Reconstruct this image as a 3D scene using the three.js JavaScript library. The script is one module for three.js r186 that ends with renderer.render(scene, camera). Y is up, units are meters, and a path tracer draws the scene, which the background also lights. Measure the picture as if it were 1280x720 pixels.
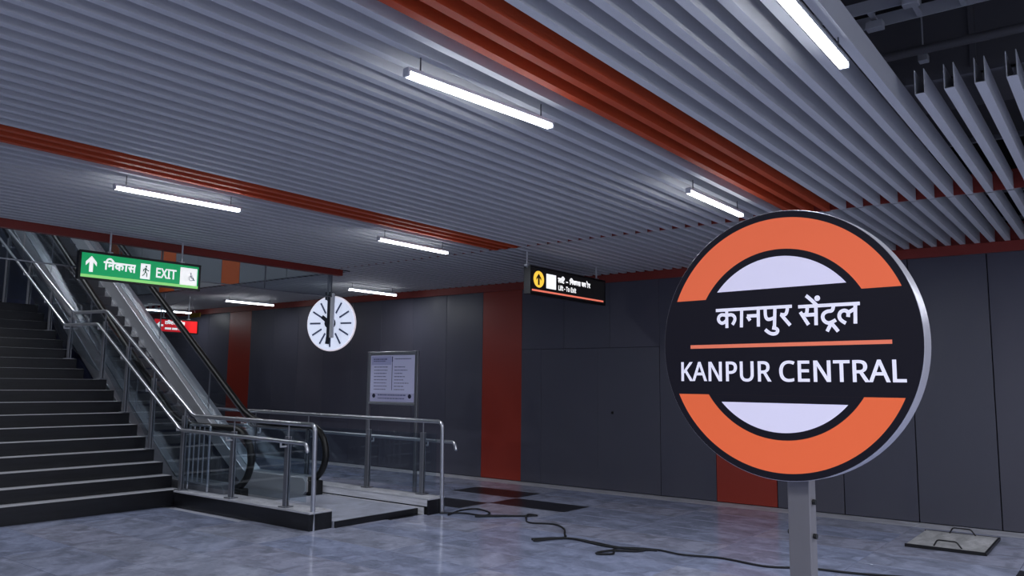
import * as THREE from 'three';
import { RoundedBoxGeometry } from 'three/addons/geometries/RoundedBoxGeometry.js';
import { mergeGeometries } from 'three/addons/utils/BufferGeometryUtils.js';
import { RectAreaLightUniformsLib } from 'three/addons/lights/RectAreaLightUniformsLib.js';

// ------------------------------------------------------------------ camera, light, exposure
RectAreaLightUniformsLib.init();
const scene = new THREE.Scene();
scene.background = new THREE.Color(0x000000);
const renderer = new THREE.WebGLRenderer({ antialias: true });
renderer.toneMapping = THREE.LinearToneMapping;
renderer.toneMappingExposure = 1.12;
renderer.shadowMap.enabled = true;
const camera = new THREE.PerspectiveCamera(39.6, 1280 / 720, 0.1, 80);
camera.position.set(0, 1.5, 0);
{
  const pitch = 0.11898, yaw = 0.65552, roll = 0.010556;
  const f = new THREE.Vector3(-Math.sin(yaw) * Math.cos(pitch), Math.sin(pitch), -Math.cos(yaw) * Math.cos(pitch));
  const r = new THREE.Vector3(Math.cos(yaw), 0, -Math.sin(yaw));
  const u = new THREE.Vector3().crossVectors(r, f);
  const r2 = r.clone().multiplyScalar(Math.cos(roll)).addScaledVector(u, Math.sin(roll));
  const u2 = u.clone().multiplyScalar(Math.cos(roll)).addScaledVector(r, -Math.sin(roll));
  camera.quaternion.setFromRotationMatrix(new THREE.Matrix4().makeBasis(r2, u2, f.clone().negate()));
}
const TUBE_COLOR = new THREE.Color(0.9, 0.945, 1.0);
const TUBE_GLOW = 13;       // radiance of the opal tube that the eye sees
const TUBE_POWER = 140;      // radiance of the area light under it

// ------------------------------------------------------------------ helpers
let seed = 7;
const rnd = () => { seed = (seed * 1664525 + 1013904223) >>> 0; return seed / 4294967296; };
const used = new Map();
function numbered(n) { const k = used.get(n) ?? 0; used.set(n, k + 1); return k ? n + '_' + String(k).padStart(3, '0') : n; }
function thing(name, label, category, p = [0, 0, 0], group) {
  const g = new THREE.Group();
  g.name = numbered(name); g.position.set(...p); g.userData = { label, category };
  if (group) g.userData.group = group;
  scene.add(g); return g;
}
function struct(name) { const g = new THREE.Group(); g.name = name; g.userData.kind = 'structure'; scene.add(g); return g; }
// geo is written in world coordinates and moved to the thing's base
function part(root, name, geo, m, parent) {
  const base = root.position;
  const o = new THREE.Mesh(Array.isArray(geo) ? mergeGeometries(geo.map((g) => (g.index ? g.toNonIndexed() : g))) : geo, m);
  o.geometry.translate(-base.x, -base.y, -base.z);
  o.name = name; (parent ?? root).add(o); return o;
}
const box = (x0, x1, y0, y1, z0, z1) => new THREE.BoxGeometry(Math.abs(x1 - x0), Math.abs(y1 - y0), Math.abs(z1 - z0)).translate((x0 + x1) / 2, (y0 + y1) / 2, (z0 + z1) / 2);
const rbox = (x0, x1, y0, y1, z0, z1, r = 0.006) => new RoundedBoxGeometry(Math.abs(x1 - x0), Math.abs(y1 - y0), Math.abs(z1 - z0), 2, r).translate((x0 + x1) / 2, (y0 + y1) / 2, (z0 + z1) / 2);
const V = (a) => new THREE.Vector3(...a);
// a pipe through corner points, corners rounded by bend
function rail(pts, r, bend = 0.06, seg = 12) {
  const p = pts.map(V), path = new THREE.CurvePath();
  let from = p[0];
  for (let i = 1; i < p.length; i++) {
    if (i === p.length - 1) { path.add(new THREE.LineCurve3(from, p[i])); break; }
    const a = p[i].clone().add(p[i - 1].clone().sub(p[i]).setLength(bend)), b = p[i].clone().add(p[i + 1].clone().sub(p[i]).setLength(bend));
    path.add(new THREE.LineCurve3(from, a)); path.add(new THREE.QuadraticBezierCurve3(a, p[i], b)); from = b;
  }
  const geos = path.curves.map((c) => new THREE.TubeGeometry(c, c.isLineCurve3 ? 1 : 8, r, seg, false));
  const caps = [p[0], p[p.length - 1]].map((q) => new THREE.SphereGeometry(r, 10, 8).translate(q.x, q.y, q.z));
  return mergeGeometries([...geos, ...caps].map((g) => g.toNonIndexed()));
}
const cyl = (a, b, r, seg = 14) => rail([a, b], r, 0.01, seg);
// polygon in (x, y) extruded from z0 to z1
function prism(poly, z0, z1, bevel = 0) {
  const s = new THREE.Shape(poly.map((p) => new THREE.Vector2(p[0], p[1])));
  return new THREE.ExtrudeGeometry(s, { depth: z1 - z0 - 2 * bevel, bevelEnabled: bevel > 0, bevelSize: bevel, bevelThickness: bevel, bevelSegments: 1 }).translate(0, 0, z0 + bevel);
}
const canvas = (w, h) => { const c = document.createElement('canvas'); c.width = w; c.height = h; return [c, c.getContext('2d')]; };
function tex(c, srgb = true) { const t = new THREE.CanvasTexture(c); if (srgb) t.colorSpace = THREE.SRGBColorSpace; t.wrapS = t.wrapT = THREE.RepeatWrapping; return t; }
const std = (color, roughness = 0.6, metalness = 0, more = {}) => new THREE.MeshStandardMaterial({ color, roughness, metalness, ...more });

// value noise for stains and stone
const hash = (x, y, s) => { let h = Math.imul(x, 374761393) + Math.imul(y, 668265263) + Math.imul(s, 2147483647); h = Math.imul(h ^ (h >>> 13), 1274126177); return ((h ^ (h >>> 16)) >>> 0) / 4294967296; };
function noise(x, y, s) {
  const ix = Math.floor(x), iy = Math.floor(y), fx = x - ix, fy = y - iy, u = fx * fx * (3 - 2 * fx), v = fy * fy * (3 - 2 * fy);
  const a = hash(ix, iy, s), b = hash(ix + 1, iy, s), c = hash(ix, iy + 1, s), d = hash(ix + 1, iy + 1, s);
  return a + (b - a) * u + (c - a) * v + (a - b - c + d) * u * v;
}
const fbm = (x, y, s) => noise(x, y, s) * 0.5 + noise(x * 2.1, y * 2.1, s + 1) * 0.27 + noise(x * 4.3, y * 4.3, s + 2) * 0.15 + noise(x * 9, y * 9, s + 3) * 0.08;

// ------------------------------------------------------------------ materials
function stoneTexture(s, base, contrast) {
  const [c, g] = canvas(256, 128), im = g.createImageData(256, 128);
  for (let y = 0; y < 128; y++) for (let x = 0; x < 256; x++) {
    const u = x / 128, v = y / 128, w = fbm(u * 3 + s * 7, v * 3, 11);
    let t = fbm(u * 3 + w * 2.6 + s * 13, v * 3.2 + w * 2.6, 5 + s) - 0.5;
    const vein = Math.max(0, 1 - Math.abs(fbm(u * 2.5 + 9 * s + w, v * 6, 31) - 0.5) * 22) * 0.2;
    const speck = (hash(x, y, 77 + s) - 0.5) * 0.12;
    t = 1 + contrast * (t * 1.6 + vein + speck);
    const i = (y * 256 + x) * 4;
    for (let k = 0; k < 3; k++) im.data[i + k] = Math.max(0, Math.min(255, base[k] * t));
    im.data[i + 3] = 255;
  }
  g.putImageData(im, 0, 0);
  return tex(c);
}
function roughTexture(s, lo, hi, nx = 3, ny = 6) {
  const [c, g] = canvas(128, 128), im = g.createImageData(128, 128);
  for (let y = 0; y < 128; y++) for (let x = 0; x < 128; x++) {
    const t = fbm((x / 128) * nx + s, (y / 128) * ny, 3 + s), v = 255 * (lo + (hi - lo) * Math.min(1, Math.max(0, (t - 0.25) * 2))), i = (y * 128 + x) * 4;
    im.data[i] = im.data[i + 1] = im.data[i + 2] = v; im.data[i + 3] = 255;
  }
  g.putImageData(im, 0, 0);
  return tex(c, false);
}
const tileRough = roughTexture(2, 0.06, 0.2, 5, 9);
const M = {};
M.tiles = [0, 1, 2, 3, 4].map((s) => new THREE.MeshPhysicalMaterial({ map: stoneTexture(s, [[154, 160, 185], [147, 154, 181], [157, 161, 182], [150, 158, 187], [155, 158, 180]][s], 0.28), roughness: 1, roughnessMap: tileRough, specularIntensity: 0.6 }));
M.tileBlack = new THREE.MeshPhysicalMaterial({ map: stoneTexture(8, [26, 27, 33], 0.6), roughness: 0.3 });
M.grout = std(0xb4b7c6, 0.8);
M.border = std(0xffffff, 0.45, 0, { map: stoneTexture(9, [178, 178, 188], 0.25) });
M.border.color.set(0xffffff);
M.slat = std(0xc4c4c8, 0.6);
M.slatRed = std(new THREE.Color(0.5, 0.062, 0.014), 0.6);
M.redTrim = std(new THREE.Color(0.24, 0.024, 0.016), 0.5);
M.panel = [0, 1, 2].map((k) => std([0x4b4b58, 0x494957, 0x4d4c59][k], 0.5, 0, { roughnessMap: roughTexture(20 + k, 0.38, 0.62, 2, 2) }));
for (const p of M.panel) p.roughness = 1;
M.panelRed = std(new THREE.Color(0.29, 0.027, 0.014), 0.42);
M.seam = std(0x0c0c10, 0.9);
M.darkSlab = std(0x4c4b50, 0.95);
M.upperPanel = std(0x85888f, 0.5);
M.orangePanel = std(new THREE.Color(0.62, 0.12, 0.03), 0.5);
M.steel = std(0xc4c6ce, 0.28, 0.85);
M.steelDull = std(0x8e9098, 0.4, 0.75);
M.plateStone = std(0xffffff, 0.4, 0, { map: stoneTexture(22, [165, 168, 184], 0.25) });
M.rimSteel = std(0xb9b7c2, 0.35, 0.35);
M.signCase = std(0x14131f, 0.35);
M.postSteel = std(0x868388, 0.42, 0.45);
M.steelBright = std(0xd2d3da, 0.32, 0.5);
M.glass = new THREE.MeshPhysicalMaterial({ color: 0xeef3f6, transmission: 1, roughness: 0.015, thickness: 0, ior: 1.5 });
M.blackGranite = new THREE.MeshPhysicalMaterial({ map: stoneTexture(12, [24, 24, 28], 0.6), roughness: 0.28 });
M.treadStone = std(0xffffff, 0.5, 0, { map: stoneTexture(14, [190, 190, 198], 0.25) });
M.whiteStone = std(0xffffff, 0.45, 0, { map: stoneTexture(16, [215, 215, 222], 0.2) });
M.rubber = std(0x0b0b0d, 0.45);
M.cladding = std(0x23263a, 0.3);
M.blackPaint = std(0x0f0f12, 0.4);
M.whitePaint = std(0xd4d5dc, 0.5);
M.concrete = std(0xffffff, 0.8, 0, { map: stoneTexture(18, [172, 171, 174], 0.3) });
M.cable = std(0x101218, 0.6);
M.tubeGlow = std(0xffffff, 0.4, 0, { emissive: TUBE_COLOR, emissiveIntensity: TUBE_GLOW });
M.ductGrey = std(0x5e5d62, 0.6, 0.2);
M.galvanised = std(0xb4b6be, 0.5, 0.3);

// ------------------------------------------------------------------ floor
const FX = [-9.95, 1.45];
{
  const floor = struct('floor');
  part(floor, 'screed', box(-22.3, 4.3, -0.3, -0.012, -10.4, 7.3), M.grout);
  part(floor, 'screed', box(-9.2, 4, -0.012, 0, -2.36, 7), M.tiles[1]);
  part(floor, 'screed', box(1.455, 4, -0.012, 0, -10.11, -2.36), M.tiles[2]);
  const W = 1.14, D = 0.57, gap = 0.0018;
  const protoTop = new RoundedBoxGeometry(W - 2 * gap, 0.012, D - 2 * gap, 1, 0.0015);
  const place = (x, z, m) => { const t = new THREE.Mesh(protoTop, m); t.name = 'tile'; t.position.set(x, -0.006, z); floor.add(t); };
  const black = new Set(['-6.53,-8.63', '-7.67,-9.2', '-7.67,-8.06', '-7.67,-6.92', '-0.83,-8.06', '-0.83,-9.2']);
  for (let i = -18; i < 10; i++) for (let j = 0; j < 14; j++) {
    const x0 = -8.81 + i * W, z0 = -9.77 + j * D;
    const x = +(x0).toFixed(2), z = +(z0).toFixed(2);
    if (x0 > 0.5 || x0 < -18.5) continue;
    if (x0 < -9.96 && z0 > -7.5) continue;                              // under the escalator and stairs
    if (x0 < -7.0 && z0 > -6.95 && z0 < -5.5 && x0 < -8) continue;
    place(x0 + W / 2, z0 + D / 2, black.has(x + ',' + z) ? M.tileBlack : M.tiles[Math.floor(rnd() * 5)]);
  }
  for (let k = 0; k < 20; k++) {
    const x0 = 1.45 - (k + 1) * W;
    const b = new THREE.Mesh(new RoundedBoxGeometry(W - 2 * gap, 0.012, 0.33, 1, 0.0015), M.border); b.name = 'border_tile';
    b.position.set(x0 + W / 2, -0.006, -9.94); floor.add(b);
  }
}

// ------------------------------------------------------------------ back wall with its panels
const ZW = -10.11;
{
  const wall = struct('wall_back');
  part(wall, 'backing', box(-22, 4, 0, 4.4, -10.4, ZW - 0.03), M.seam);
  const P = 0.8;
  for (let k = -6; k < 26; k++) {
    const x1 = -1.17 - k * P, x0 = x1 - P, g = k < 4 ? 0.005 : 0.0015;
    const red = k === 3 || k === 8 || k === 17;
    const m = red ? M.panelRed : M.panel[(k * 7 + 60) % 3];
    if (k === 5 || k === 6) { part(wall, 'panel', rbox(x0 + g, x1 - g, 2.035, 3.06, ZW - 0.03, ZW, 0.004), m); continue; }
    if (k === 7) {
      part(wall, 'panel', rbox(x0 + g, -7.19, 0.006, 2.033, ZW - 0.03, ZW, 0.004), m);
      part(wall, 'panel', rbox(x0 + g, x1 - g, 2.035, 3.06, ZW - 0.03, ZW, 0.004), m);
      continue;
    }
    const n = part(wall, 'panel', rbox(x0 + g, x1 - g, 0.006, 3.06, ZW - 0.03, ZW, 0.004), m);
    if (red) n.userData.label = 'deep red wall panel running from floor to trim';
  }
  const door = struct('door_1');
  door.position.set(-6.17, 0, ZW);
  part(door, 'leaf', rbox(-7.187, -6.173, 0.006, 2.031, ZW - 0.03, ZW - 0.001, 0.003), M.panel[0]);
  part(door, 'leaf', rbox(-6.1722, -5.176, 0.006, 2.031, ZW - 0.03, ZW - 0.001, 0.003), M.panel[0]);
  part(door, 'lock', new THREE.CylinderGeometry(0.02, 0.02, 0.02, 16).rotateX(Math.PI / 2).translate(-5.93, 1.1, ZW - 0.002), M.blackPaint);

  const trim = struct('trim_1');
  part(trim, 'red_channel', rbox(-22, 4, 2.985, 3.1, ZW - 0.02, ZW + 0.05, 0.004), M.redTrim);
  part(trim, 'upstand', box(-22, 4, 3.1, 3.3, ZW - 0.02, ZW + 0.02), M.redTrim);
}
// other walls, out of the frame or far behind the stairs
{
  const mk = (n, geo, m) => { const w = struct(n); part(w, 'face', geo, m); };
  mk('wall_right', box(4, 4.3, 0, 4.4, -10.4, 7.3), M.whitePaint);
  mk('wall_front', box(-22.3, 4.3, 0, 8.3, 7, 7.3), M.whitePaint);
  mk('wall_left', box(-22.3, -22, 0, 8.3, -10.4, 7.3), M.upperPanel);
}

// ------------------------------------------------------------------ baffle ceiling
const YC = 3.1, PITCH = 0.1436, ZX = -7.47;
const slatX = (k) => -0.811 - PITCH * k;
{
  const ceiling = struct('ceiling');
  part(ceiling, 'slab', box(-9.3, 4.3, 4.3, 4.6, -10.4, 7.3), M.darkSlab);
  part(ceiling, 'slab', box(-22.3, -9.3, 4.3, 4.6, -10.4, -7.75), M.darkSlab);
  // one U-shaped baffle of unit length, open at the top
  const t = 0.0035, w = 0.05, h = 0.14;
  const u = new THREE.Shape([[-w / 2, 0], [w / 2, 0], [w / 2, h], [w / 2 - t, h], [w / 2 - t, t], [-w / 2 + t, t], [-w / 2 + t, h], [-w / 2, h]].map((p) => new THREE.Vector2(...p)));
  const unit = new THREE.ExtrudeGeometry(u, { depth: 1, bevelEnabled: false });
  const slat = (x, z0, z1, m) => { const s = new THREE.Mesh(unit, m); s.name = 'slat'; s.position.set(x, YC, z0); s.scale.z = z1 - z0; ceiling.add(s); };
  const RED = new Set([9, 10, 11, 34, 35, 36]);
  for (let k = -8; k <= 56; k++) {
    const x = slatX(k);
    slat(x, ZX + 0.004, k <= 0 ? -4.7 : 2.5, RED.has(k) ? M.slatRed : M.slat);
    slat(x, ZW + 0.02, ZX - 0.03, M.slat);
  }
  for (let k = 57; k <= 140; k++) slat(slatX(k), ZW + 0.02, -7.62, M.slat);
  part(ceiling, 'cross_channel', box(-8.95, 4, YC + 0.012, YC + 0.17, ZX - 0.02, ZX - 0.002), M.redTrim);
  for (const z of [-1.2, -4.95, -6.4, -8.2, -9.6]) part(ceiling, 'carrier_rail', box(-8.95, z > -4.8 ? -0.9 : 0.4, YC + 0.142, YC + 0.175, z - 0.02, z + 0.02), M.ductGrey);
  for (const z of [-8.2, -9.6]) part(ceiling, 'carrier_rail', box(-21.5, -9, YC + 0.142, YC + 0.175, z - 0.02, z + 0.02), M.ductGrey);
  const edge = struct('trim_2');
  part(edge, 'red_edge', rbox(-9.03, -8.93, 3.02, 3.3, -7.6, 2.5, 0.005), M.redTrim);
}
// stairwell above the escalator: fascia and upper shell
{
  const up = struct('wall_stairwell');
  part(up, 'backing', box(-22, -8.95, 3.1, 8.3, -7.75, -7.63), M.seam);
  const xs = [-9.05, -9.6, -10.25, -11.5, -12.02, -12.75, -13.48, -14.0, -14.7, -15.45, -15.9, -16.7, -17.5, -18.3, -19.1, -19.9, -20.7, -21.5];
  for (let i = 0; i + 1 < xs.length; i++) {
    const orange = [-11.5, -13.48, -15.45, -17.5].includes(xs[i]);
    const n = part(up, 'panel', rbox(xs[i + 1] + 0.004, xs[i] - 0.004, 3.09, 6.2, -7.63, -7.6, 0.004), orange ? M.orangePanel : M.upperPanel);
    if (orange) n.userData.label = 'orange vertical fascia panel';
  }
  const s2 = struct('wall_stairwell_side');
  part(s2, 'panel', box(-9.3, -9.06, 3.1, 8.3, -7.6, 7), M.upperPanel);
  const top = struct('ceiling_upper');
  part(top, 'slab', box(-22.3, -9, 8.0, 8.3, -7.75, 7.3), M.darkSlab);
  const fl = struct('floor_upper');
  part(fl, 'landing_slab', box(-22, -17.0, 4.55, 4.86, -7.6, -5.5), M.concrete);
  part(fl, 'landing_slab', box(-22, -18.95, 4.55, 4.86, -5.5, 7), M.concrete);
}

// ------------------------------------------------------------------ tube lights
let tubeProto;
function tubeLight(x, y, z, label, turn = 0, power = 1, group) {
  let o;
  if (!tubeProto) {
    tubeProto = o = thing('tube_light', label, 'light', [0, 0, 0]);
    part(o, 'housing', rbox(-0.021, 0.021, 0.012, 0.034, -0.54, 0.54, 0.004), M.whitePaint);
    part(o, 'diffuser', rbox(-0.022, 0.022, -0.012, 0.012, -0.53, 0.53, 0.006), M.tubeGlow);
    for (const s of [-0.536, 0.536]) part(o, 'end_cap', rbox(-0.0225, 0.0225, -0.013, 0.03, s - 0.007, s + 0.007, 0.003), M.whitePaint);
    for (const s of [-0.45, 0.45]) part(o, 'bracket', cyl([0, 0.03, s], [0, 0.1095, s], 0.004, 6), M.ductGrey);
  } else {
    o = tubeProto.clone(); o.name = numbered('tube_light'); o.userData = { label, category: 'light' }; scene.add(o);
  }
  if (group) o.userData.group = group;
  o.position.set(x, y, z); o.rotation.y = turn;
  const l = new THREE.RectAreaLight(TUBE_COLOR, TUBE_POWER * power, 0.044, 1.06);
  l.position.set(x, y - 0.016, z); l.rotation.set(-Math.PI / 2, 0, turn); l.name = 'tube_light_glow'; scene.add(l);
  return o;
}
const YT = 2.99;
tubeLight(-0.965, YT, -3.25, 'white tube light beside the open ceiling, the nearest and brightest one', 0.0);
tubeLight(-2.64, YT, -3.18, 'long white tube light between the two red ceiling bands, above the middle of the hall', -0.105, 0.85);
tubeLight(-2.62, YT, -6.17, 'white tube light just left above the round station name sign');
tubeLight(-6.17, YT, -3.49, 'white tube light above the green exit sign, left of the long red ceiling band', -0.06, 0.65);
tubeLight(-6.17, YT, -6.25, 'white tube light right of the glass screen, near the second red band end');
tubeLight(-9.95, YT, -9.12, 'white tube light above and right of the round hanging clock', 0, 0.5);
tubeLight(-13.4, YT, -9.12, 'white tube light to the left of the round clock', 0, 0.25);
tubeLight(-16.6, YT, -9.26, 'white tube light right above the red hanging sign', 0, 0.25);
// same grid goes on behind the camera
for (const [x, z, where, p] of [[-2.64, -0.2, 'nearest row, left', 0.6], [-6.17, -0.4, 'nearest row, far left', 0.35], [-0.96, -0.2, 'nearest row, right', 1.3], [0.8, -0.2, 'nearest row, far right', 1.3], [-2.64, 2.2, 'second row, left', 0.5], [-6.17, 2.2, 'second row, far left', 0.4], [0.8, 2.2, 'second row, right', 1.3], [-1, 4.6, 'third row', 1], [2.6, 1, 'by the right wall', 1.6], [2.9, -2.6, 'by the right wall, ahead', 1.6], [1.3, -3.4, 'beyond the right edge, nearer', 1.8], [1.3, -6.2, 'beyond the right edge, farther', 2.2], [1.3, -8.8, 'beyond the right edge, by the back wall', 1.6]]) tubeLight(x, YT, z, 'white tube light out of view, ' + where, 0, p);
// stairwell tubes, high up
for (const [x, z, where] of [[-11.5, -2.5, 'nearest the ceiling edge'], [-15.5, -3.5, 'farthest up the escalator'], [-13.2, 1, 'above the side of the staircase']]) tubeLight(x, 7.9, z, 'white tube light at the top of the stairwell, ' + where, Math.PI / 2, 5);

// ------------------------------------------------------------------ staircase
const stepX = (k) => (k <= 10 ? -9.2 - 0.228 * (k - 1) : k <= 18 ? -11.95 - 0.243 * (k - 11) : -15.1 - 0.25 * (k - 19));
const stepY = (k) => 0.19 + 0.1455 * (k - 1) + (k > 10 ? 0.0 : 0);
const NS = 32, ZS = [-5.44, -1.1];
{
  const st = thing('staircase', 'wide staircase of black risers and grey stone treads climbing to the left', 'staircase', [-9.2, 0, -3]);
  const body = [[stepX(1) - 0.03, 0.0]];
  for (let k = 1; k <= NS; k++) {
    const x = stepX(k), y = stepY(k), y0 = k > 1 ? stepY(k - 1) : 0, xn = stepX(k + 1);
    part(st, 'riser', rbox(x - 0.025, x, y0 - (k > 1 ? 0.0 : 0), y - 0.002, ZS[0], ZS[1], 0.003), M.blackGranite);
    part(st, 'tread', rbox(xn - (k < NS ? 0.024 : 0.05), x - 0.0255, y - 0.035, y, ZS[0], ZS[1], 0.003), M.treadStone);
    body.push([x - 0.03, y - 0.036], [xn - 0.03, y - 0.036]);
  }
  body.push([stepX(NS + 1) - 0.03, stepY(NS) - 0.6], [stepX(1) - 0.9, 0.0]);
  part(st, 'body', prism(body, ZS[0] + 0.01, ZS[1] - 0.01), M.cladding);
}

// ------------------------------------------------------------------ plinths at the foot of the escalator
{
  const a = thing('plinth', 'low black granite plinth with grey top beside the stairs, nearest of the two', 'plinth', [-8, 0, -5.45]);
  part(a, 'front_face', rbox(-9.195, -6.66, 0, 0.165, -5.352, -5.332, 0.003), M.blackGranite);
  part(a, 'end_face', rbox(-6.66, -6.64, 0, 0.165, -5.62, -5.332, 0.003), M.blackGranite);
  part(a, 'core', [box(-9.195, -8.42, 0, 0.163, -5.51, -5.352), box(-8.42, -6.66, 0, 0.163, -5.61, -5.352)], M.concrete);
  part(a, 'inner_face', rbox(-8.42, -6.66, 0.057, 0.165, -5.63, -5.61, 0.003), M.whiteStone);
  for (const [x0, x1, z] of [[-7.53, -6.64, -5.63], [-8.42, -7.532, -5.63], [-9.195, -8.422, -5.512]]) part(a, 'top_slab', rbox(x0, x1, 0.1655, 0.185, z, -5.33, 0.003), M.treadStone);
  const b = thing('plinth', 'low plinth with pale inner face and black end, far side of the escalator entrance', 'plinth', [-8, 0, -6.98]);
  part(b, 'inner_face', rbox(-8.42, -6.46, 0.095, 0.165, -6.87, -6.852, 0.003), M.whiteStone);
  part(b, 'skirting', rbox(-8.42, -6.52, 0.0, 0.08, -6.87, -6.854, 0.003), M.whiteStone);
  part(b, 'end_face', rbox(-6.46, -6.44, 0, 0.165, -7.12, -6.85, 0.003), M.blackGranite);
  part(b, 'core', [box(-12, -8.42, 0, 0.163, -7.11, -6.98), box(-8.42, -6.46, 0, 0.163, -7.11, -6.87)], M.seam);
  part(b, 'rear_face', rbox(-12, -6.46, 0, 0.165, -7.13, -7.11, 0.003), M.blackGranite);
  for (const [x0, x1, z] of [[-7.43, -6.44, -6.85], [-8.42, -7.432, -6.85], [-9.6, -8.422, -6.978], [-10.8, -9.602, -6.978], [-12, -10.802, -6.978]]) part(b, 'top_slab', rbox(x0, x1, 0.1655, 0.185, -7.13, z, 0.003), M.treadStone);
}

// ------------------------------------------------------------------ escalator
const SL = 0.71, KNEE = -9.78, TOPX = -17.2;
const line = (x, off) => off + (x < KNEE ? SL * (KNEE - x) : 0);
{
  const e = thing('escalator', 'escalator with glass sides and black handrails rising behind the staircase railing', 'escalator', [-8.6, 0, -6.24]);
  const zn = -5.69, zf = -6.79;
  part(e, 'landing_plate', rbox(-8.3, -6.62, 0.0, 0.07, -6.85, -5.635, 0.006), M.plateStone);
  part(e, 'front_edge', rbox(-6.62, -6.6, 0, 0.067, -6.85, -5.635, 0.003), M.blackGranite);
  part(e, 'comb_plate', rbox(-9.75, -8.3, 0.02, 0.074, -6.63, -5.85, 0.006), M.steelDull);
  const topY = (off) => line(TOPX, off);
  for (const [z, tag] of [[zn, 'near'], [zf, 'far']]) {
    const s = z === zn ? 1 : -1;                                             // outward direction
    const arc = [];
    for (let i = 0; i <= 14; i++) { const a = -Math.PI / 2 + (i / 14) * Math.PI; arc.push([-8.53 + 0.3 * Math.cos(a), 0.58 + 0.3 * Math.sin(a)]); }
    const glass = [[TOPX, topY(0.26)], [KNEE, 0.26], ...arc, [KNEE, 0.88], [TOPX, topY(0.88)]];
    const bal = part(e, 'balustrade', prism(glass, z - 0.006, z + 0.006), M.glass);
    for (const x of [-10.9, -12.4, -13.9, -15.4]) {
      part(e, 'glass_joint', prism([[x, line(x, 0.3)], [x + 0.012, line(x + 0.012, 0.3)], [x + 0.012, line(x + 0.012, 0.87)], [x, line(x, 0.87)]], z - 0.008, z + 0.008), M.steelDull, bal);
    }
    const hp = [[TOPX, topY(0.93), z], [KNEE - 0.02, 0.945, z]];
    const path = new THREE.CurvePath();
    path.add(new THREE.LineCurve3(V(hp[0]), V([KNEE - 0.3, line(KNEE - 0.3, 0.93), z])));
    path.add(new THREE.QuadraticBezierCurve3(V([KNEE - 0.3, line(KNEE - 0.3, 0.93), z]), V([KNEE, 0.93, z]), V([KNEE + 0.35, 0.93, z])));
    path.add(new THREE.LineCurve3(V([KNEE + 0.35, 0.93, z]), V([-8.53, 0.93, z])));
    const n = 10;
    for (let i = 0; i < n; i++) {
      const a0 = Math.PI / 2 - (i / n) * Math.PI * 1.05, a1 = Math.PI / 2 - ((i + 1) / n) * Math.PI * 1.05, R = 0.35;
      path.add(new THREE.LineCurve3(V([-8.53 + R * Math.cos(a0), 0.58 + R * Math.sin(a0), z]), V([-8.53 + R * Math.cos(a1), 0.58 + R * Math.sin(a1), z])));
    }
    const pts = path.getSpacedPoints(160), curve = new THREE.CatmullRomCurve3(pts);
    const hr = part(e, 'handrail', new THREE.TubeGeometry(curve, 200, 0.042, 10), M.rubber);
    // bright guide strips that carry the handrail
    for (const dz of [-0.022, 0.022]) part(e, 'guide_strip', prism([[TOPX, topY(0.865)], [KNEE, 0.865], [-8.55, 0.865], [-8.55, 0.885], [KNEE, 0.885], [TOPX, topY(0.885)]], z + dz - 0.005, z + dz + 0.005), M.steelDull, hr);
    // deck: stainless cover on both sides of the glass
    const deckMetal = s > 0 ? M.steelDull : M.steelBright;
    const deck = [[TOPX, topY(0.06)], [KNEE, 0.06], [-8.5, 0.06], [-8.44, 0.1], [-8.44, 0.22], [-8.5, 0.27], [KNEE, 0.27], [TOPX, topY(0.27)]];
    part(e, 'deck', prism(deck, z + (s > 0 ? 0.008 : -0.17), z + (s > 0 ? 0.17 : -0.008), 0.004), deckMetal);
    const inner = [[TOPX, topY(-0.14)], [KNEE, 0.06], ...deck.slice(2)];
    part(e, 'skirt', prism(inner, z + (s > 0 ? -0.1 : 0.008), z + (s > 0 ? -0.008 : 0.1), 0.004), s > 0 ? M.steelDull : M.steelBright);
    part(e, 'newel_skirt', rbox(-8.5, -8.28, 0.06, 0.25, z - 0.06, z + 0.06, 0.02), M.rubber);
  }
  part(e, 'truss_cladding', prism([[TOPX, topY(-0.02)], [KNEE, -0.02], [KNEE - 0.4, 0.0], [KNEE - 1.6, 0.0], [TOPX, topY(-1.2)]], -6.965, -5.53), M.cladding);
  for (let i = 0; i < 30; i++) {
    const x = KNEE + 0.1 - i * 0.25;
    part(e, 'step', rbox(x - 0.27, x, line(x - 0.25, 0.0) - 0.27, line(x - 0.25, 0) - 0.05, -6.6, -5.88, 0.006), M.ductGrey);
  }
}

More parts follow.
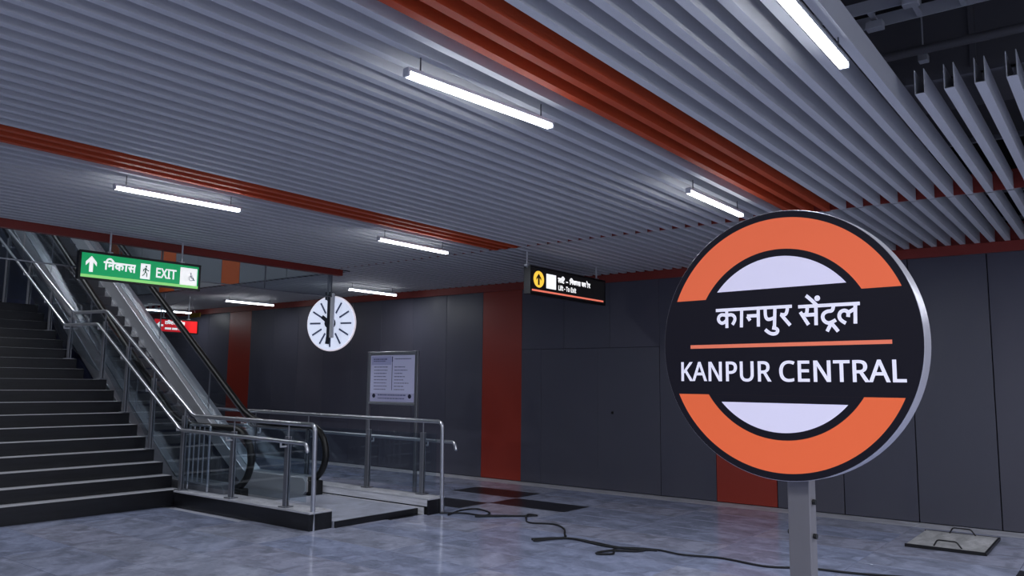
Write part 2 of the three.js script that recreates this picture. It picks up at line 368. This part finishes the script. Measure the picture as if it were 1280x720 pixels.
// ------------------------------------------------------------------ railings
function post(root, x, y0, y1, z, zOut, yLow) {
  const o = part(root, 'post', [rbox(x - 0.03, x + 0.03, y0 + 0.01, y1 - 0.14, z - 0.008, z + 0.008, 0.004), rbox(x - 0.03, x + 0.03, y0 + 0.01, y1 - 0.14, z + 0.022, z + 0.038, 0.004), cyl([x, y1 - 0.2, z + 0.015], [x, y1 - 0.02, z + 0.015], 0.009, 8)], M.steelDull);
  part(root, 'foot', rbox(x - 0.06, x + 0.06, y0 + 0.001, y0 + 0.014, z - 0.04, z + 0.07, 0.004), M.steelDull, o);
  if (yLow) part(root, 'bracket', [cyl([x, yLow - 0.06, z + 0.01], [x, yLow - 0.06, zOut], 0.011, 8), cyl([x, yLow - 0.06, zOut], [x, yLow - 0.01, zOut], 0.011, 8)], M.steelBright, o);
}
{
  const r = thing('stair_railing', 'stainless steel railing with glass panels climbing beside the staircase and ending on the near plinth', 'railing', [-6.7, 0, -5.4]);
  const zu = -5.39, zl = -5.31;
  const U = [[-6.66, 0, zu], [-6.68, 1.055, zu], [-8.93, 1.075, zu], [-11.26, 2.445, zu], [-12.25, 2.467, zu], [-15.14, 4.13, zu], [-17.0, 5.2, zu]];
  const L = [[-6.69, 0.795, zl], [-6.71, 0.868, zl], [-9.07, 0.905, zl], [-11.345, 2.265, zl], [-12.35, 2.285, zl], [-15.3, 4.0, zl], [-17.0, 5.0, zl]];
  part(r, 'upper_rail', rail(U, 0.024, 0.07), M.steel);
  part(r, 'lower_rail', rail(L, 0.021, 0.05), M.steel);
  const at = (P, x) => { for (let i = 1; i + 1 < P.length; i++) if (x <= P[i][0] && x >= P[i + 1][0]) return P[i][1] + ((x - P[i][0]) / (P[i + 1][0] - P[i][0])) * (P[i + 1][1] - P[i][1]); return P[1][1]; };
  const under = (x) => { let y = 0.185; for (let k = 1; k <= NS; k++) if (x < stepX(k)) y = Math.max(y, stepY(k)); return y; };
  const X = [-7.13, -8.12, -9.16, -9.93, -10.63, -11.33, -12.38, -13.1, -13.95, -14.9];
  for (const x of X) post(r, x, under(x), at(U, x), zu - 0.03, zl, at(L, x));
  const cuts = [-6.78, ...X, -15.8];
  for (let i = 0; i + 1 < cuts.length; i++) {
    const a = cuts[i] - 0.025, b = cuts[i + 1] + 0.025;
    let corners = [[a, at(U, a) - 0.16], [b, at(U, b) - 0.16], [b, under(b + 0.02) + 0.08 + (i > 2 ? 0.1 : 0)], [a, under(a - 0.02) + 0.08]];
    if (i === 1) corners = [[a, at(U, a) - 0.16], [-8.93, 1.075 - 0.16], ...corners.slice(1)].filter((p) => p[0] >= b - 0.001);
    part(r, 'glass_panel', prism(corners, zu - 0.021, zu - 0.009), M.glass);
  }
}
{
  const r = thing('level_railing', 'level stainless steel railing with glass panels on the far side of the escalator', 'railing', [-6.5, 0, -7.05]);
  const zu = -7.06, zl = -7.15;
  part(r, 'upper_rail', rail([[-6.42, 0, zu], [-6.44, 1.045, zu], [-12.0, 1.075, zu]], 0.024, 0.07), M.steel);
  part(r, 'lower_rail', rail([[-6.3, 0.73, zl], [-6.32, 0.81, zl], [-12.0, 0.85, zl]], 0.021, 0.05), M.steel);
  const X = [-6.75, -7.7, -8.9, -10.1, -11.3];
  for (const x of X) post(r, x, 0.185, 1.05, zu - 0.02, zl, 0.815);
  const cuts = [-6.5, ...X];
  for (let i = 0; i + 1 < cuts.length; i++) part(r, 'glass_panel', rbox(cuts[i + 1] + 0.03, cuts[i] - 0.03, 0.26, 0.9, zu - 0.011, zu + 0.001, 0.003), M.glass);
}
{
  const g = thing('guard_frame', 'small stainless guard frame of upright bars between the stairs and the escalator', 'guard', [-9.05, 0.16, -5.5]);
  const z = -5.485;
  part(g, 'frame', [rail([[-8.73, 0.202, z], [-8.73, 0.96, z], [-9.16, 0.96, z], [-9.16, 0.202, z]], 0.016, 0.03, 10), cyl([-8.74, 0.28, z], [-9.15, 0.28, z], 0.011, 8)], M.steel);
  for (const x of [-8.85, -8.95, -9.06]) part(g, 'bar', cyl([x, 0.285, z], [x, 0.95, z], 0.009, 8), M.steel);
}

// ------------------------------------------------------------------ glass smoke screen under the ceiling edge
{
  const s = thing('smoke_screen', 'clear glass screen hanging under the red ceiling edge above the escalator', 'glass screen', [-8.98, 2.7, -6]);
  for (const [a, b] of [[-7.45, -6.33], [-6.32, -4.9], [-4.89, -3.4], [-3.39, -1.9]]) part(s, 'glass_pane', box(-8.986, -8.974, 2.715, 3.018, a + 0.003, b - 0.003), M.glass);
  part(s, 'bottom_strip', rbox(-8.99, -8.97, 2.7, 2.715, -7.45, -1.9, 0.003), M.steelDull);
  for (const z of [-7.44, -6.325, -4.895]) part(s, 'clip', rbox(-8.99, -8.97, 2.716, 3.018, z - 0.006, z + 0.006, 0.002), M.steelDull);
}

// ------------------------------------------------------------------ lettering: Devanagari strokes measured as polylines
const GL = {
  ka: [[[-.428, .278], [-.429, .133]], [[-.429, .231], [-.467, .244], [-.5, .225], [-.503, .194], [-.477, .17], [-.448, .177], [-.43, .196]], [[-.424, .232], [-.389, .24], [-.36, .219], [-.358, .187], [-.382, .157]]],
  aa: [[[-.3, .275], [-.306, .133]]],
  na: [[[-.163, .27], [-.165, .133]], [[-.257, .218], [-.167, .218]], [[-.254, .217], [-.232, .182]]],
  pa: [[[-.107, .261], [-.108, .218], [-.098, .189], [-.074, .181], [-.037, .195]], [[-.029, .265], [-.037, .122]]],
  u: [[[-.055, .12], [-.021, .115], [-.009, .096], [-.022, .076], [-.053, .072], [-.085, .084], [-.111, .109]]],
  ra: [[[.069, .271], [.067, .236], [.047, .207], [.011, .218]], [[.019, .214], [.087, .132]]],
  sa: [[[.219, .267], [.219, .225], [.205, .203], [.183, .205]], [[.166, .227], [.225, .13]], [[.207, .202], [.28, .203]], [[.284, .271], [.281, .125]]],
  e: [[[.212, .345], [.254, .31], [.289, .27]]],
  ta: [[[.411, .264], [.409, .221], [.364, .223], [.333, .203], [.329, .172], [.348, .143], [.384, .133], [.425, .157]]],
  rakar: [[[.359, .077], [.392, .135]], [[.392, .135], [.439, .074]]],
  la: [[[.564, .262], [.56, .124]], [[.494, .13], [.459, .15], [.446, .184], [.459, .214], [.49, .223], [.517, .206], [.511, .173]], [[.517, .206], [.56, .229]]],
  head1: [[[-.523, .275], [.104, .273]]], head2: [[[.151, .266], [.596, .264]]],
};
function strokes(g, list, map, width) {
  g.lineWidth = width; g.lineCap = 'butt'; g.lineJoin = 'round';
  for (const s of list) {
    const p = s.map(map);
    g.beginPath(); g.moveTo(...p[0]);
    if (p.length === 2) g.lineTo(...p[1]);
    else { for (let i = 1; i + 1 < p.length; i++) { const q = i + 2 === p.length ? p[i + 1] : [(p[i][0] + p[i + 1][0]) / 2, (p[i][1] + p[i + 1][1]) / 2]; g.quadraticCurveTo(...p[i], ...q); } }
    g.stroke();
  }
}
// a word of glyphs on one headline; each item is [glyph, advance] in sign units, headline at y
function hindiWord(g, items, x, y, k, width) {
  let cx = x;
  for (const [name, left, adv] of items) {
    if (name === 'i') {                                                  // the short i: upright stroke with an arch over the next letter
      strokes(g, [[[0.03, 0], [0.03, 0.145]], [[0.03, 0], [0.045, -0.06], [0.12, -0.075], [0.17, -0.03], [0.19, 0]]], ([a, b]) => [cx + a * k, y + b * k], width);
    } else if (name === 'o') {
      strokes(g, [[[0.03, 0], [0.03, 0.145]], [[-0.05, -0.09], [0, -0.05], [0.03, 0]]], ([a, b]) => [cx + a * k, y + b * k], width);
    } else strokes(g, GL[name], ([a, b]) => [cx + (a - left) * k, y + (0.27 - b) * k], width);
    cx += adv * k;
  }
  g.fillRect(x - 0.02 * k, y - width / 2, cx - x + 0.02 * k, width);
  return cx;
}
const W_ = { ka: ['ka', -.52, .19], aa: ['aa', -.34, .075], na: ['na', -.275, .15], sa: ['sa', .15, .16], ta: ['ta', .315, .13], la: ['la', .43, .165], i: ['i', 0, .06], ra: ['ra', -.005, .11], o: ['o', 0, .075] };
function fitText(g, text, x, y, w, capHeight, font = 'sans-serif', weight = 0) {
  g.save(); g.font = Math.round(capHeight / 0.714) + 'px ' + font; g.textBaseline = 'alphabetic';
  const m = g.measureText(text).width; g.translate(x, y); g.scale(w / m, 1); g.fillText(text, 0, 0);
  if (weight) { g.lineWidth = weight; g.lineJoin = 'miter'; g.strokeStyle = g.fillStyle; g.strokeText(text, 0, 0); }
  g.restore();
}

// ------------------------------------------------------------------ round station name sign
{
  const C = [-0.92143, 1.64265, -2.67146], R = 0.45, yaw = -0.10731;
  const s = thing('station_sign', 'round orange, white and black station name sign on a square steel post in the foreground', 'sign', [C[0], 0, C[2]]);
  const N = 2048, [c, g] = canvas(N, N), px = ([a, b]) => [N / 2 + (a * N) / 2, N / 2 - (b * N) / 2], q = N / 2;
  g.fillStyle = '#16151e'; g.fillRect(0, 0, N, N);
  const disc = (r, col, clip) => { g.save(); g.beginPath(); if (clip) { g.rect(...clip); g.clip(); g.beginPath(); } g.fillStyle = col; g.arc(q, q, r * q, 0, 7); g.fill(); g.restore(); };
  const above = (y) => [0, 0, N, q - y * q], below = (y) => [0, q - y * q, N, N];
  disc(0.95, '#e36a47', above(0.366)); disc(0.95, '#e06640', below(-0.385));
  disc(0.712, '#16151e', above(0.366)); disc(0.712, '#16151e', below(-0.385));
  disc(0.658, '#d6d2ea', above(0.418)); disc(0.658, '#d6d2ea', below(-0.441));
  g.fillStyle = '#16151e'; g.fillRect(0.02 * N, q - 0.366 * q, 0.96 * N, 0.751 * q - 0);
  disc(0.658, '#d6d2ea', above(0.418)); disc(0.658, '#d6d2ea', below(-0.441));
  g.fillStyle = '#e0775d'; g.fillRect(...px([-0.757, 0.006]), 1.556 * q, 0.029 * q);
  g.fillStyle = g.strokeStyle = '#e6e4f4';
  for (const k of ['ka', 'aa', 'na', 'pa', 'u', 'ra', 'sa', 'e', 'ta', 'rakar', 'la']) strokes(g, GL[k], px, 0.0265 * q);
  strokes(g, [...GL.head1, ...GL.head2], px, 0.025 * q);
  g.beginPath(); g.arc(...px([0.296, 0.32]), 0.021 * q, 0, 7); g.fill();
  fitText(g, 'KANPUR', ...px([-0.864, -0.279]), 0.79 * q, 0.147 * q, 'sans-serif', 6);
  fitText(g, 'CENTRAL', ...px([-0.02, -0.279]), 0.903 * q, 0.147 * q, 'sans-serif', 6);
  const t = tex(c); t.anisotropy = 8;
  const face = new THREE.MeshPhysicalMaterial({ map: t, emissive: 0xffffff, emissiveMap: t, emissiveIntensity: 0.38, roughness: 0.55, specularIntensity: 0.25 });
  const put = (geo) => geo.rotateY(yaw).translate(...C);
  part(s, 'face', put(new THREE.CircleGeometry(R - 0.001, 128).translate(0, 0, 0.001)), face);
  const rimProfile = [[R - 0.003, 0.0005], [R, 0], [R + 0.001, -0.002], [R + 0.001, -0.058], [R - 0.004, -0.062], [R - 0.02, -0.062]].map((p) => new THREE.Vector2(...p));
  part(s, 'rim', put(new THREE.LatheGeometry(rimProfile, 128).rotateX(Math.PI / 2)), M.rimSteel);
  part(s, 'back', put(new THREE.CircleGeometry(R - 0.015, 96).rotateY(Math.PI).translate(0, 0, -0.06)), M.blackPaint);
  const px0 = 0.018;
  const pst = part(s, 'post', put(rbox(px0 - 0.038, px0 + 0.038, -C[1], -0.3, -0.116, -0.066, 0.004)), M.postSteel);
  part(s, 'bracket', put(rbox(px0 - 0.06, px0 + 0.06, -0.4, 0.2, -0.0665, -0.061, 0.002)), M.steelDull);
  for (const y of [-0.52, -0.63]) part(s, 'bolt', put(new THREE.CylinderGeometry(0.009, 0.009, 0.012, 10).rotateZ(Math.PI / 2).translate(px0 + 0.043, y, -0.09)), M.blackPaint, pst);
  part(s, 'bolt', put(new THREE.CylinderGeometry(0.008, 0.008, 0.012, 10).rotateZ(Math.PI / 2).translate(px0 - 0.042, -0.625, -0.09)), M.blackPaint, pst);
  part(s, 'base_plate', put(rbox(px0 - 0.1, px0 + 0.1, -C[1] + 0.001, -C[1] + 0.012, -0.19, 0.01, 0.003)), M.steelDull, pst);
}

// ------------------------------------------------------------------ hanging signs
// a flat sign in a plane of constant x, read from +x, from z0 (left, nearer) to z1 (right, farther)
function hangingSign(name, label, x, z0, z1, y0, y1, depth, rods, cv, glow, top = YC) {
  const s = thing(name, label, 'sign', [x, y0, (z0 + z1) / 2]);
  part(s, 'case', rbox(x - depth, x - 0.004, y0 - 0.02, y1 + 0.02, z1 - 0.02, z0 + 0.02, 0.005), M.signCase);
  const t = tex(cv), m = new THREE.MeshStandardMaterial({ map: t, emissive: 0xffffff, emissiveMap: t, emissiveIntensity: glow, roughness: 0.4 });
  const pg = new THREE.PlaneGeometry(z0 - z1, y1 - y0).rotateY(Math.PI / 2).translate(x, (y0 + y1) / 2, (z0 + z1) / 2);
  part(s, 'face', pg, m);
  const e = 0.026;
  part(s, 'frame', [rbox(x - 0.006, x + 0.008, y1, y1 + e, z1 - e, z0 + e, 0.003), rbox(x - 0.006, x + 0.008, y0 - e, y0, z1 - e, z0 + e, 0.003), rbox(x - 0.006, x + 0.008, y0, y1, z0, z0 + e, 0.003), rbox(x - 0.006, x + 0.008, y0, y1, z1 - e, z1, 0.003)], M.blackPaint);
  for (const z of rods) {
    const rd = part(s, 'hanger_rod', cyl([x - depth / 2, y1 + 0.01, z], [x - depth / 2, top + 0.14, z], 0.011, 10), M.steelBright);
    part(s, 'clamp', rbox(x - depth / 2 - 0.022, x - depth / 2 + 0.022, y1 + 0.012, y1 + 0.045, z - 0.03, z + 0.03, 0.006), M.steelBright, rd);
  }
  return s;
}
function arrowUp(g, x, y, w, h, t) {   // x centre, y top
  g.beginPath(); g.moveTo(x, y); g.lineTo(x + w / 2, y + w * 0.55); g.lineTo(x + w / 2, y + w * 0.55 + t); g.lineTo(x + t / 2, y + w * 0.2 + t); g.lineTo(x + t / 2, y + h); g.lineTo(x - t / 2, y + h); g.lineTo(x - t / 2, y + w * 0.2 + t); g.lineTo(x - w / 2, y + w * 0.55 + t); g.lineTo(x - w / 2, y + w * 0.55); g.closePath(); g.fill();
}
function walker(g, x, y, h, col) {      // a plain walking figure
  g.save(); g.translate(x, y); g.scale(h / 100, h / 100); g.strokeStyle = g.fillStyle = col; g.lineCap = 'round'; g.lineJoin = 'round';
  g.beginPath(); g.arc(6, 10, 8, 0, 7); g.fill();
  g.lineWidth = 13; g.beginPath(); g.moveTo(3, 26); g.lineTo(0, 54); g.stroke();
  g.lineWidth = 8; g.beginPath(); g.moveTo(0, 54); g.lineTo(16, 72); g.lineTo(14, 96); g.moveTo(0, 54); g.lineTo(-8, 76); g.lineTo(-24, 90); g.moveTo(3, 26); g.lineTo(-16, 38); g.lineTo(-18, 52); g.moveTo(3, 27); g.lineTo(18, 42); g.lineTo(30, 44); g.stroke();
  g.restore();
}
function wheelchair(g, x, y, h, col) {
  g.save(); g.translate(x, y); g.scale(h / 100, h / 100); g.strokeStyle = g.fillStyle = col; g.lineCap = 'round'; g.lineJoin = 'round';
  g.beginPath(); g.arc(0, 10, 8, 0, 7); g.fill();
  g.lineWidth = 11; g.beginPath(); g.moveTo(1, 25); g.lineTo(4, 58); g.lineTo(28, 58); g.lineTo(38, 84); g.lineTo(48, 82); g.stroke();
  g.lineWidth = 6; g.beginPath(); g.moveTo(2, 38); g.lineTo(22, 38); g.stroke();
  g.lineWidth = 6; g.beginPath(); g.arc(4, 66, 26, 0.2, Math.PI * 1.35); g.stroke();
  g.restore();
}
{
  // green exit sign
  const [c, g] = canvas(1400, 260);
  g.fillStyle = '#109a5c'; g.fillRect(0, 0, 1400, 260);
  g.fillStyle = '#8fdc7c'; g.fillRect(0, 228, 1400, 32);
  g.fillStyle = '#ffffff'; arrowUp(g, 110, 28, 120, 172, 42);
  g.fillStyle = g.strokeStyle = '#ffffff';
  hindiWord(g, [W_.i, W_.na, W_.ka, W_.aa, W_.sa].map((a) => a), 255, 78, 560, 20);
  g.fillStyle = '#ffffff'; g.fillRect(668, 40, 118, 172); walker(g, 727, 56, 134, '#174a36');
  g.fillStyle = '#ffffff'; fitText(g, 'EXIT', 848, 176, 262, 104, 'sans-serif', 7);
  g.fillRect(1160, 26, 222, 202); wheelchair(g, 1300, 76, 104, '#17304a'); g.strokeStyle = '#d9e2dc'; g.lineWidth = 6; g.beginPath(); g.arc(1236, 150, 24, 0, 7); g.stroke();
  hangingSign('exit_sign', 'long green lit exit sign with white arrow and lettering hanging above the escalator', -8.7, -3.85, -5.2, 2.575, 2.835, 0.07, [-4.16, -5.0], c, 0.62);
  // black lift sign
  const [c2, g2] = canvas(1400, 270);
  g2.fillStyle = '#0c0c0e'; g2.fillRect(0, 0, 1400, 270);
  g2.fillStyle = '#f2c544'; g2.beginPath(); g2.ellipse(130, 115, 92, 92, 0, 0, 7); g2.fill();
  g2.fillStyle = '#1a1408'; arrowUp(g2, 130, 52, 86, 126, 30);
  g2.fillStyle = '#f4f6fa'; g2.fillRect(262, 36, 176, 164);
  g2.strokeStyle = '#dfe4ea'; g2.lineWidth = 5; g2.strokeRect(300, 60, 100, 116); g2.fillStyle = '#cfd5dd'; g2.fillRect(347, 60, 5, 116);
  g2.fillStyle = g2.strokeStyle = '#ffffff';
  let e = hindiWord(g2, [W_.la, W_.i, W_.ta], 478, 62, 330, 15);
  g2.fillRect(e + 28, 84, 40, 12);
  e = hindiWord(g2, [W_.i, W_.na, W_.ka, W_.aa, W_.sa], e + 100, 62, 330, 15);
  e = hindiWord(g2, [W_.ka, W_.aa], e + 28, 62, 330, 15); hindiWord(g2, [W_.o, W_.ra], e + 24, 62, 330, 15);
  fitText(g2, 'Lift - To Exit', 478, 196, 340, 52, 'sans-serif', 5);
  g2.fillStyle = '#e0705c'; g2.fillRect(14, 232, 1370, 20);
  const ls = hangingSign('lift_sign', 'black hanging sign with yellow arrow disc and white lettering about the lift', -5.66, -7.74, -9.44, 2.6, 2.9, 0.1, [-7.72, -9.32], c2, 0.9);
  // red sign far behind the escalator
  const [c3, g3] = canvas(1024, 256);
  g3.fillStyle = '#cf1522'; g3.fillRect(0, 0, 1024, 256); g3.fillStyle = '#ee1a1c'; g3.fillRect(840, 0, 184, 256);
  g3.fillStyle = g3.strokeStyle = '#fff';
  g3.save(); g3.translate(40, 128); g3.rotate(-Math.PI / 2); arrowUp(g3, 0, 0, 150, 170, 42); g3.restore();
  hindiWord(g3, [W_.ta, W_.i, W_.ka, W_.ta, W_.aa, W_.la, W_.ra, W_.i, W_.na, W_.la], 250, 40, 380, 22);
  for (const [a, b] of [[250, 150], [420, 130], [570, 200]]) g3.fillRect(a, 168, b, 44);
  hangingSign('direction_sign', 'small red lit sign with white arrow hanging far behind the escalator', -14.2, -7.66, -8.52, 2.4, 2.62, 0.06, [-7.85, -8.35], c3, 0.8);
}

// ------------------------------------------------------------------ clock
{
  const C = [-9.36, 2.36, -7.78], R = 0.405, yaw = 0.33;
  const k = thing('wall_clock', 'round white lit clock with dark hour marks hanging from a pole near the far wall', 'clock', C);
  const put = (geo) => geo.rotateY(yaw).translate(...C);
  const white = std(0xe8ecff, 0.4, 0, { emissive: new THREE.Color(0.75, 0.82, 1), emissiveIntensity: 0.55 });
  const dark = std(0x141b2c, 0.5), mark = std(0x6a7390, 0.5);
  const f = part(k, 'face', put(new THREE.CylinderGeometry(R - 0.012, R - 0.012, 0.05, 64).rotateX(Math.PI / 2)), white);
  part(k, 'rim', put(new THREE.TorusGeometry(R - 0.008, 0.016, 12, 72)), std(0xf2e8f4, 0.35, 0, { emissive: new THREE.Color(1, 0.93, 0.98), emissiveIntensity: 0.4 }));
  for (let i = 0; i < 12; i++) part(k, 'hour_mark', put(box(-0.013, 0.013, 0.17, 0.35, 0.026, 0.031).rotateZ((i * Math.PI) / 6)), mark, f);
  part(k, 'minute_hand', put(rbox(-0.032, 0.032, -0.05, 0.31, 0.034, 0.042, 0.003).rotateZ(Math.PI * 0.955)), dark);
  part(k, 'hour_hand', put(rbox(-0.03, 0.03, -0.04, 0.17, 0.044, 0.052, 0.003).rotateZ(Math.PI * 0.3)), dark);
  part(k, 'hub', put(new THREE.CylinderGeometry(0.075, 0.085, 0.05, 24).rotateX(Math.PI / 2).translate(0, 0, 0.05)), dark);
  part(k, 'pole', cyl([C[0] + 0.03, 2.7, C[2] + 0.1], [C[0] + 0.03, 3.25, C[2] + 0.1], 0.022, 12), M.steelDull);
  part(k, 'bracket', [put(rbox(-0.055, 0.045, 0.34, 0.46, -0.02, 0.12, 0.01))], dark);
  part(k, 'hanger_arm', put(rbox(0.045, 0.1, -0.22, 0.44, 0.09, 0.13, 0.006)), M.whitePaint);
  part(k, 'hanger_arm', put(rbox(-0.005, 0.035, -0.18, 0.42, 0.09, 0.13, 0.006)), dark);
}

// ------------------------------------------------------------------ notice board on two legs
{
  const z = -8.05, x0 = -8.8, x1 = -7.83;
  const b = thing('notice_board', 'free-standing framed notice board with pale printed sheet standing near the back wall', 'notice board', [(x0 + x1) / 2, 0, z]);
  for (const x of [x0, x1]) part(b, 'leg', [rbox(x - 0.022, x + 0.022, 0.008, 1.94, z - 0.022, z + 0.022, 0.006), rbox(x - 0.07, x + 0.07, 0.001, 0.01, z - 0.07, z + 0.07, 0.003)], M.steelDull);
  const [c, g] = canvas(600, 480);
  g.fillStyle = '#dedeff'; g.fillRect(0, 0, 600, 480);
  g.fillStyle = '#b9bbe6'; g.fillRect(14, 10, 272, 90); g.fillStyle = '#5d6192';
  const words = (x, y, w, h) => { let a = x; while (a < x + w) { const l = 10 + rnd() * 26; g.fillRect(a, y, Math.min(l, x + w - a), h); a += l + 6; } };
  words(40, 34, 190, 12); words(40, 56, 170, 9); words(330, 34, 220, 9);
  g.fillStyle = '#484c80'; g.fillRect(292, 14, 14, 60); g.fillRect(295, 80, 8, 280);
  for (let i = 0; i < 8; i++) { g.fillStyle = i < 4 ? '#565a8c' : '#75709c'; words(50, 118 + i * 33, 120 + rnd() * 70, 8); words(330, 118 + i * 33, 100 + rnd() * 110, 8); }
  g.fillStyle = '#c4c3e6'; g.fillRect(0, 392, 600, 88);
  g.fillStyle = '#1b1b3a'; for (const x of [54, 540]) { g.beginPath(); g.arc(x, 420, 22, 0, 7); g.fill(); }
  g.fillStyle = '#5b5e90'; words(110, 404, 380, 12); words(110, 440, 360, 9);
  const t = tex(c);
  part(b, 'panel', rbox(x0 + 0.022, x1 - 0.022, 1.19, 1.93, z - 0.016, z + 0.01, 0.004), M.steelDull);
  part(b, 'printed_sheet', new THREE.PlaneGeometry(x1 - x0 - 0.08, 0.66).translate((x0 + x1) / 2, 1.555, z + 0.0125), std(0xffffff, 0.35, 0, { map: t }));
  part(b, 'frame_rail', rbox(x0, x1, 1.893, 1.937, z - 0.02, z + 0.018, 0.006), M.steel);
  part(b, 'frame_rail', rbox(x0, x1, 1.185, 1.217, z - 0.02, z + 0.018, 0.006), M.steel);
}

// ------------------------------------------------------------------ things on the floor
{
  const pts = [[-6.25, -6.98], [-6.36, -7.35], [-6.28, -7.5], [-6.0, -7.42], [-5.9, -7.22], [-5.95, -7.1], [-5.7, -7.35], [-5.45, -7.6], [-5.58, -7.62], [-5.42, -7.35], [-5.24, -7.18], [-5.0, -7.27], [-4.75, -7.1], [-4.58, -6.86], [-4.49, -6.73], [-4.65, -6.45], [-4.62, -6.4], [-4.43, -6.7], [-4.14, -6.66], [-3.95, -6.62], [-3.6, -6.72], [-3.62, -6.62], [-3.82, -6.45], [-3.86, -6.28], [-3.74, -6.36], [-3.84, -6.6], [-3.52, -6.78], [-3.25, -6.72], [-2.93, -6.83], [-2.5, -6.77], [-2.2, -6.93], [-1.87, -6.99], [-1.3, -7.15], [-0.2, -7.2]];
  const curve = new THREE.CatmullRomCurve3(pts.map(([x, z], i) => new THREE.Vector3(x, 0.0105 + (i % 5 === 2 ? 0.004 : 0), z)));
  const c = thing('power_cable', 'thin black cable lying in loose loops across the floor behind the station sign', 'cable', [-4, 0, -6.8]);
  part(c, 'cord', new THREE.TubeGeometry(curve, 420, 0.0095, 6), M.cable);
  const p2 = [[-4.68, -6.44], [-4.55, -6.62], [-4.4, -6.72], [-4.1, -6.69], [-3.8, -6.64], [-3.62, -6.7], [-3.5, -6.75]];
  part(c, 'cord', new THREE.TubeGeometry(new THREE.CatmullRomCurve3(p2.map(([x, z]) => new THREE.Vector3(x, 0.012, z))), 80, 0.0095, 6), M.cable);
  const p3 = [[-6.4, -7.0], [-6.2, -7.18], [-5.95, -7.2], [-5.7, -7.38], [-5.5, -7.5]];
  part(c, 'cord', new THREE.TubeGeometry(new THREE.CatmullRomCurve3(p3.map(([x, z]) => new THREE.Vector3(x, 0.012, z))), 60, 0.009, 6), M.cable);
}
{
  const h = thing('floor_hatch', 'concrete floor hatch cover with two raised handles on the right near the wall', 'hatch', [-1.47, 0, -9]);
  part(h, 'cover', rbox(-1.79, -1.14, 0.001, 0.028, -9.46, -8.53, 0.004), M.concrete);
  part(h, 'edge', [rbox(-1.8, -1.13, 0.001, 0.031, -8.53, -8.51, 0.003), rbox(-1.14, -1.12, 0.001, 0.031, -9.48, -8.51, 0.003), rbox(-1.8, -1.13, 0.001, 0.031, -9.48, -9.46, 0.003)], M.blackPaint);
  for (const z of [-8.58, -9.42]) part(h, 'handle', rail([[-1.56, 0.03, z], [-1.53, 0.085, z], [-1.37, 0.085, z], [-1.33, 0.03, z]], 0.007, 0.02, 8), M.blackPaint);
}

// ------------------------------------------------------------------ tape and tag high up behind the exit sign
{
  const [c, g] = canvas(256, 16);
  for (let i = 0; i < 8; i++) { g.fillStyle = i % 2 ? '#d8cfd2' : '#a8202a'; g.fillRect(i * 32, 0, 32, 16); }
  const t = thing('barrier_tape', 'short strip of red and white barrier tape strung below the stairwell fascia', 'tape', [-16.4, 2.95, -8.6]);
  part(t, 'strip', box(-16.3, -15.4, 2.98, 3.03, -8.602, -8.598).rotateZ(0), std(0xffffff, 0.6, 0, { map: tex(c) }));
  part(t, 'cord', cyl([-15.4, 3.0, -8.6], [-14.75, 3.1, -8.6], 0.006, 6), M.whitePaint);
  const y = thing('yellow_tag', 'small yellow tag hanging on a thin cord beside the red sign', 'tag', [-14.62, 2.75, -8.75]);
  part(y, 'tag', rbox(-14.85, -14.5, 2.74, 2.83, -8.76, -8.745, 0.004), std(0xb08d1c, 0.6));
  part(y, 'cord', cyl([-14.68, 2.83, -8.752], [-14.9, 3.12, -8.752], 0.005, 6), M.whitePaint);
}

// ------------------------------------------------------------------ services in the open ceiling
{
  const tray = thing('cable_tray', 'metal cable tray crossing the dark open part of the ceiling', 'cable tray', [-0.9, 3.8, -5.15]);
  part(tray, 'side', box(-2.2, 1.2, 3.78, 3.86, -5.03, -5.02), M.galvanised); part(tray, 'side', box(-2.2, 1.2, 3.78, 3.86, -5.27, -5.26), M.galvanised);
  for (let i = 0; i < 14; i++) part(tray, 'rung', box(-2.1 + i * 0.24, -2.07 + i * 0.24, 3.785, 3.8, -5.265, -5.025), M.galvanised);
  const duct = thing('air_duct', 'wide dark air duct running across the open ceiling above the cut baffles', 'duct', [-0.5, 3.7, -6.3]);
  part(duct, 'casing', rbox(-2.5, 2, 3.62, 4.1, -6.75, -6.0, 0.01), M.ductGrey);
  for (const x of [-1.6, -0.7, 0.2]) part(duct, 'flange', rbox(x - 0.02, x + 0.02, 3.6, 4.12, -6.77, -5.98, 0.004), M.ductGrey);
  const pipe = thing('sprinkler_pipe', 'thin dark pipe running across the open ceiling', 'pipe', [-0.5, 3.6, -5.6]);
  part(pipe, 'pipe', cyl([-2.4, 3.68, -5.55], [1.6, 3.68, -5.55], 0.03), M.ductGrey);
  const spots = [[-1.12, 3.765, -5.145, 0.1, 'pale junction box under the cable tray, nearest the ceiling edge'], [-0.88, 3.78, -4.96, 0.09, 'pale junction box at the top of the open ceiling'], [-0.96, 3.72, -5.75, 0.06, 'small pale junction box in the middle of the open ceiling']];
  for (const [x, y, z, w, label] of spots) {
    const j = thing('junction_box', label, 'junction box', [x, y, z]);
    part(j, 'lid', rbox(x - w / 2, x + w / 2, y - 0.05, y, z - 0.035, z + 0.035, 0.006), M.galvanised);
    part(j, 'hanger', cyl([x, y, z], [x, 4.3, z], 0.006, 6), M.galvanised);
  }
}

scene.traverse((o) => { if (o.isMesh) { o.castShadow = true; o.receiveShadow = true; } });
renderer.render(scene, camera);
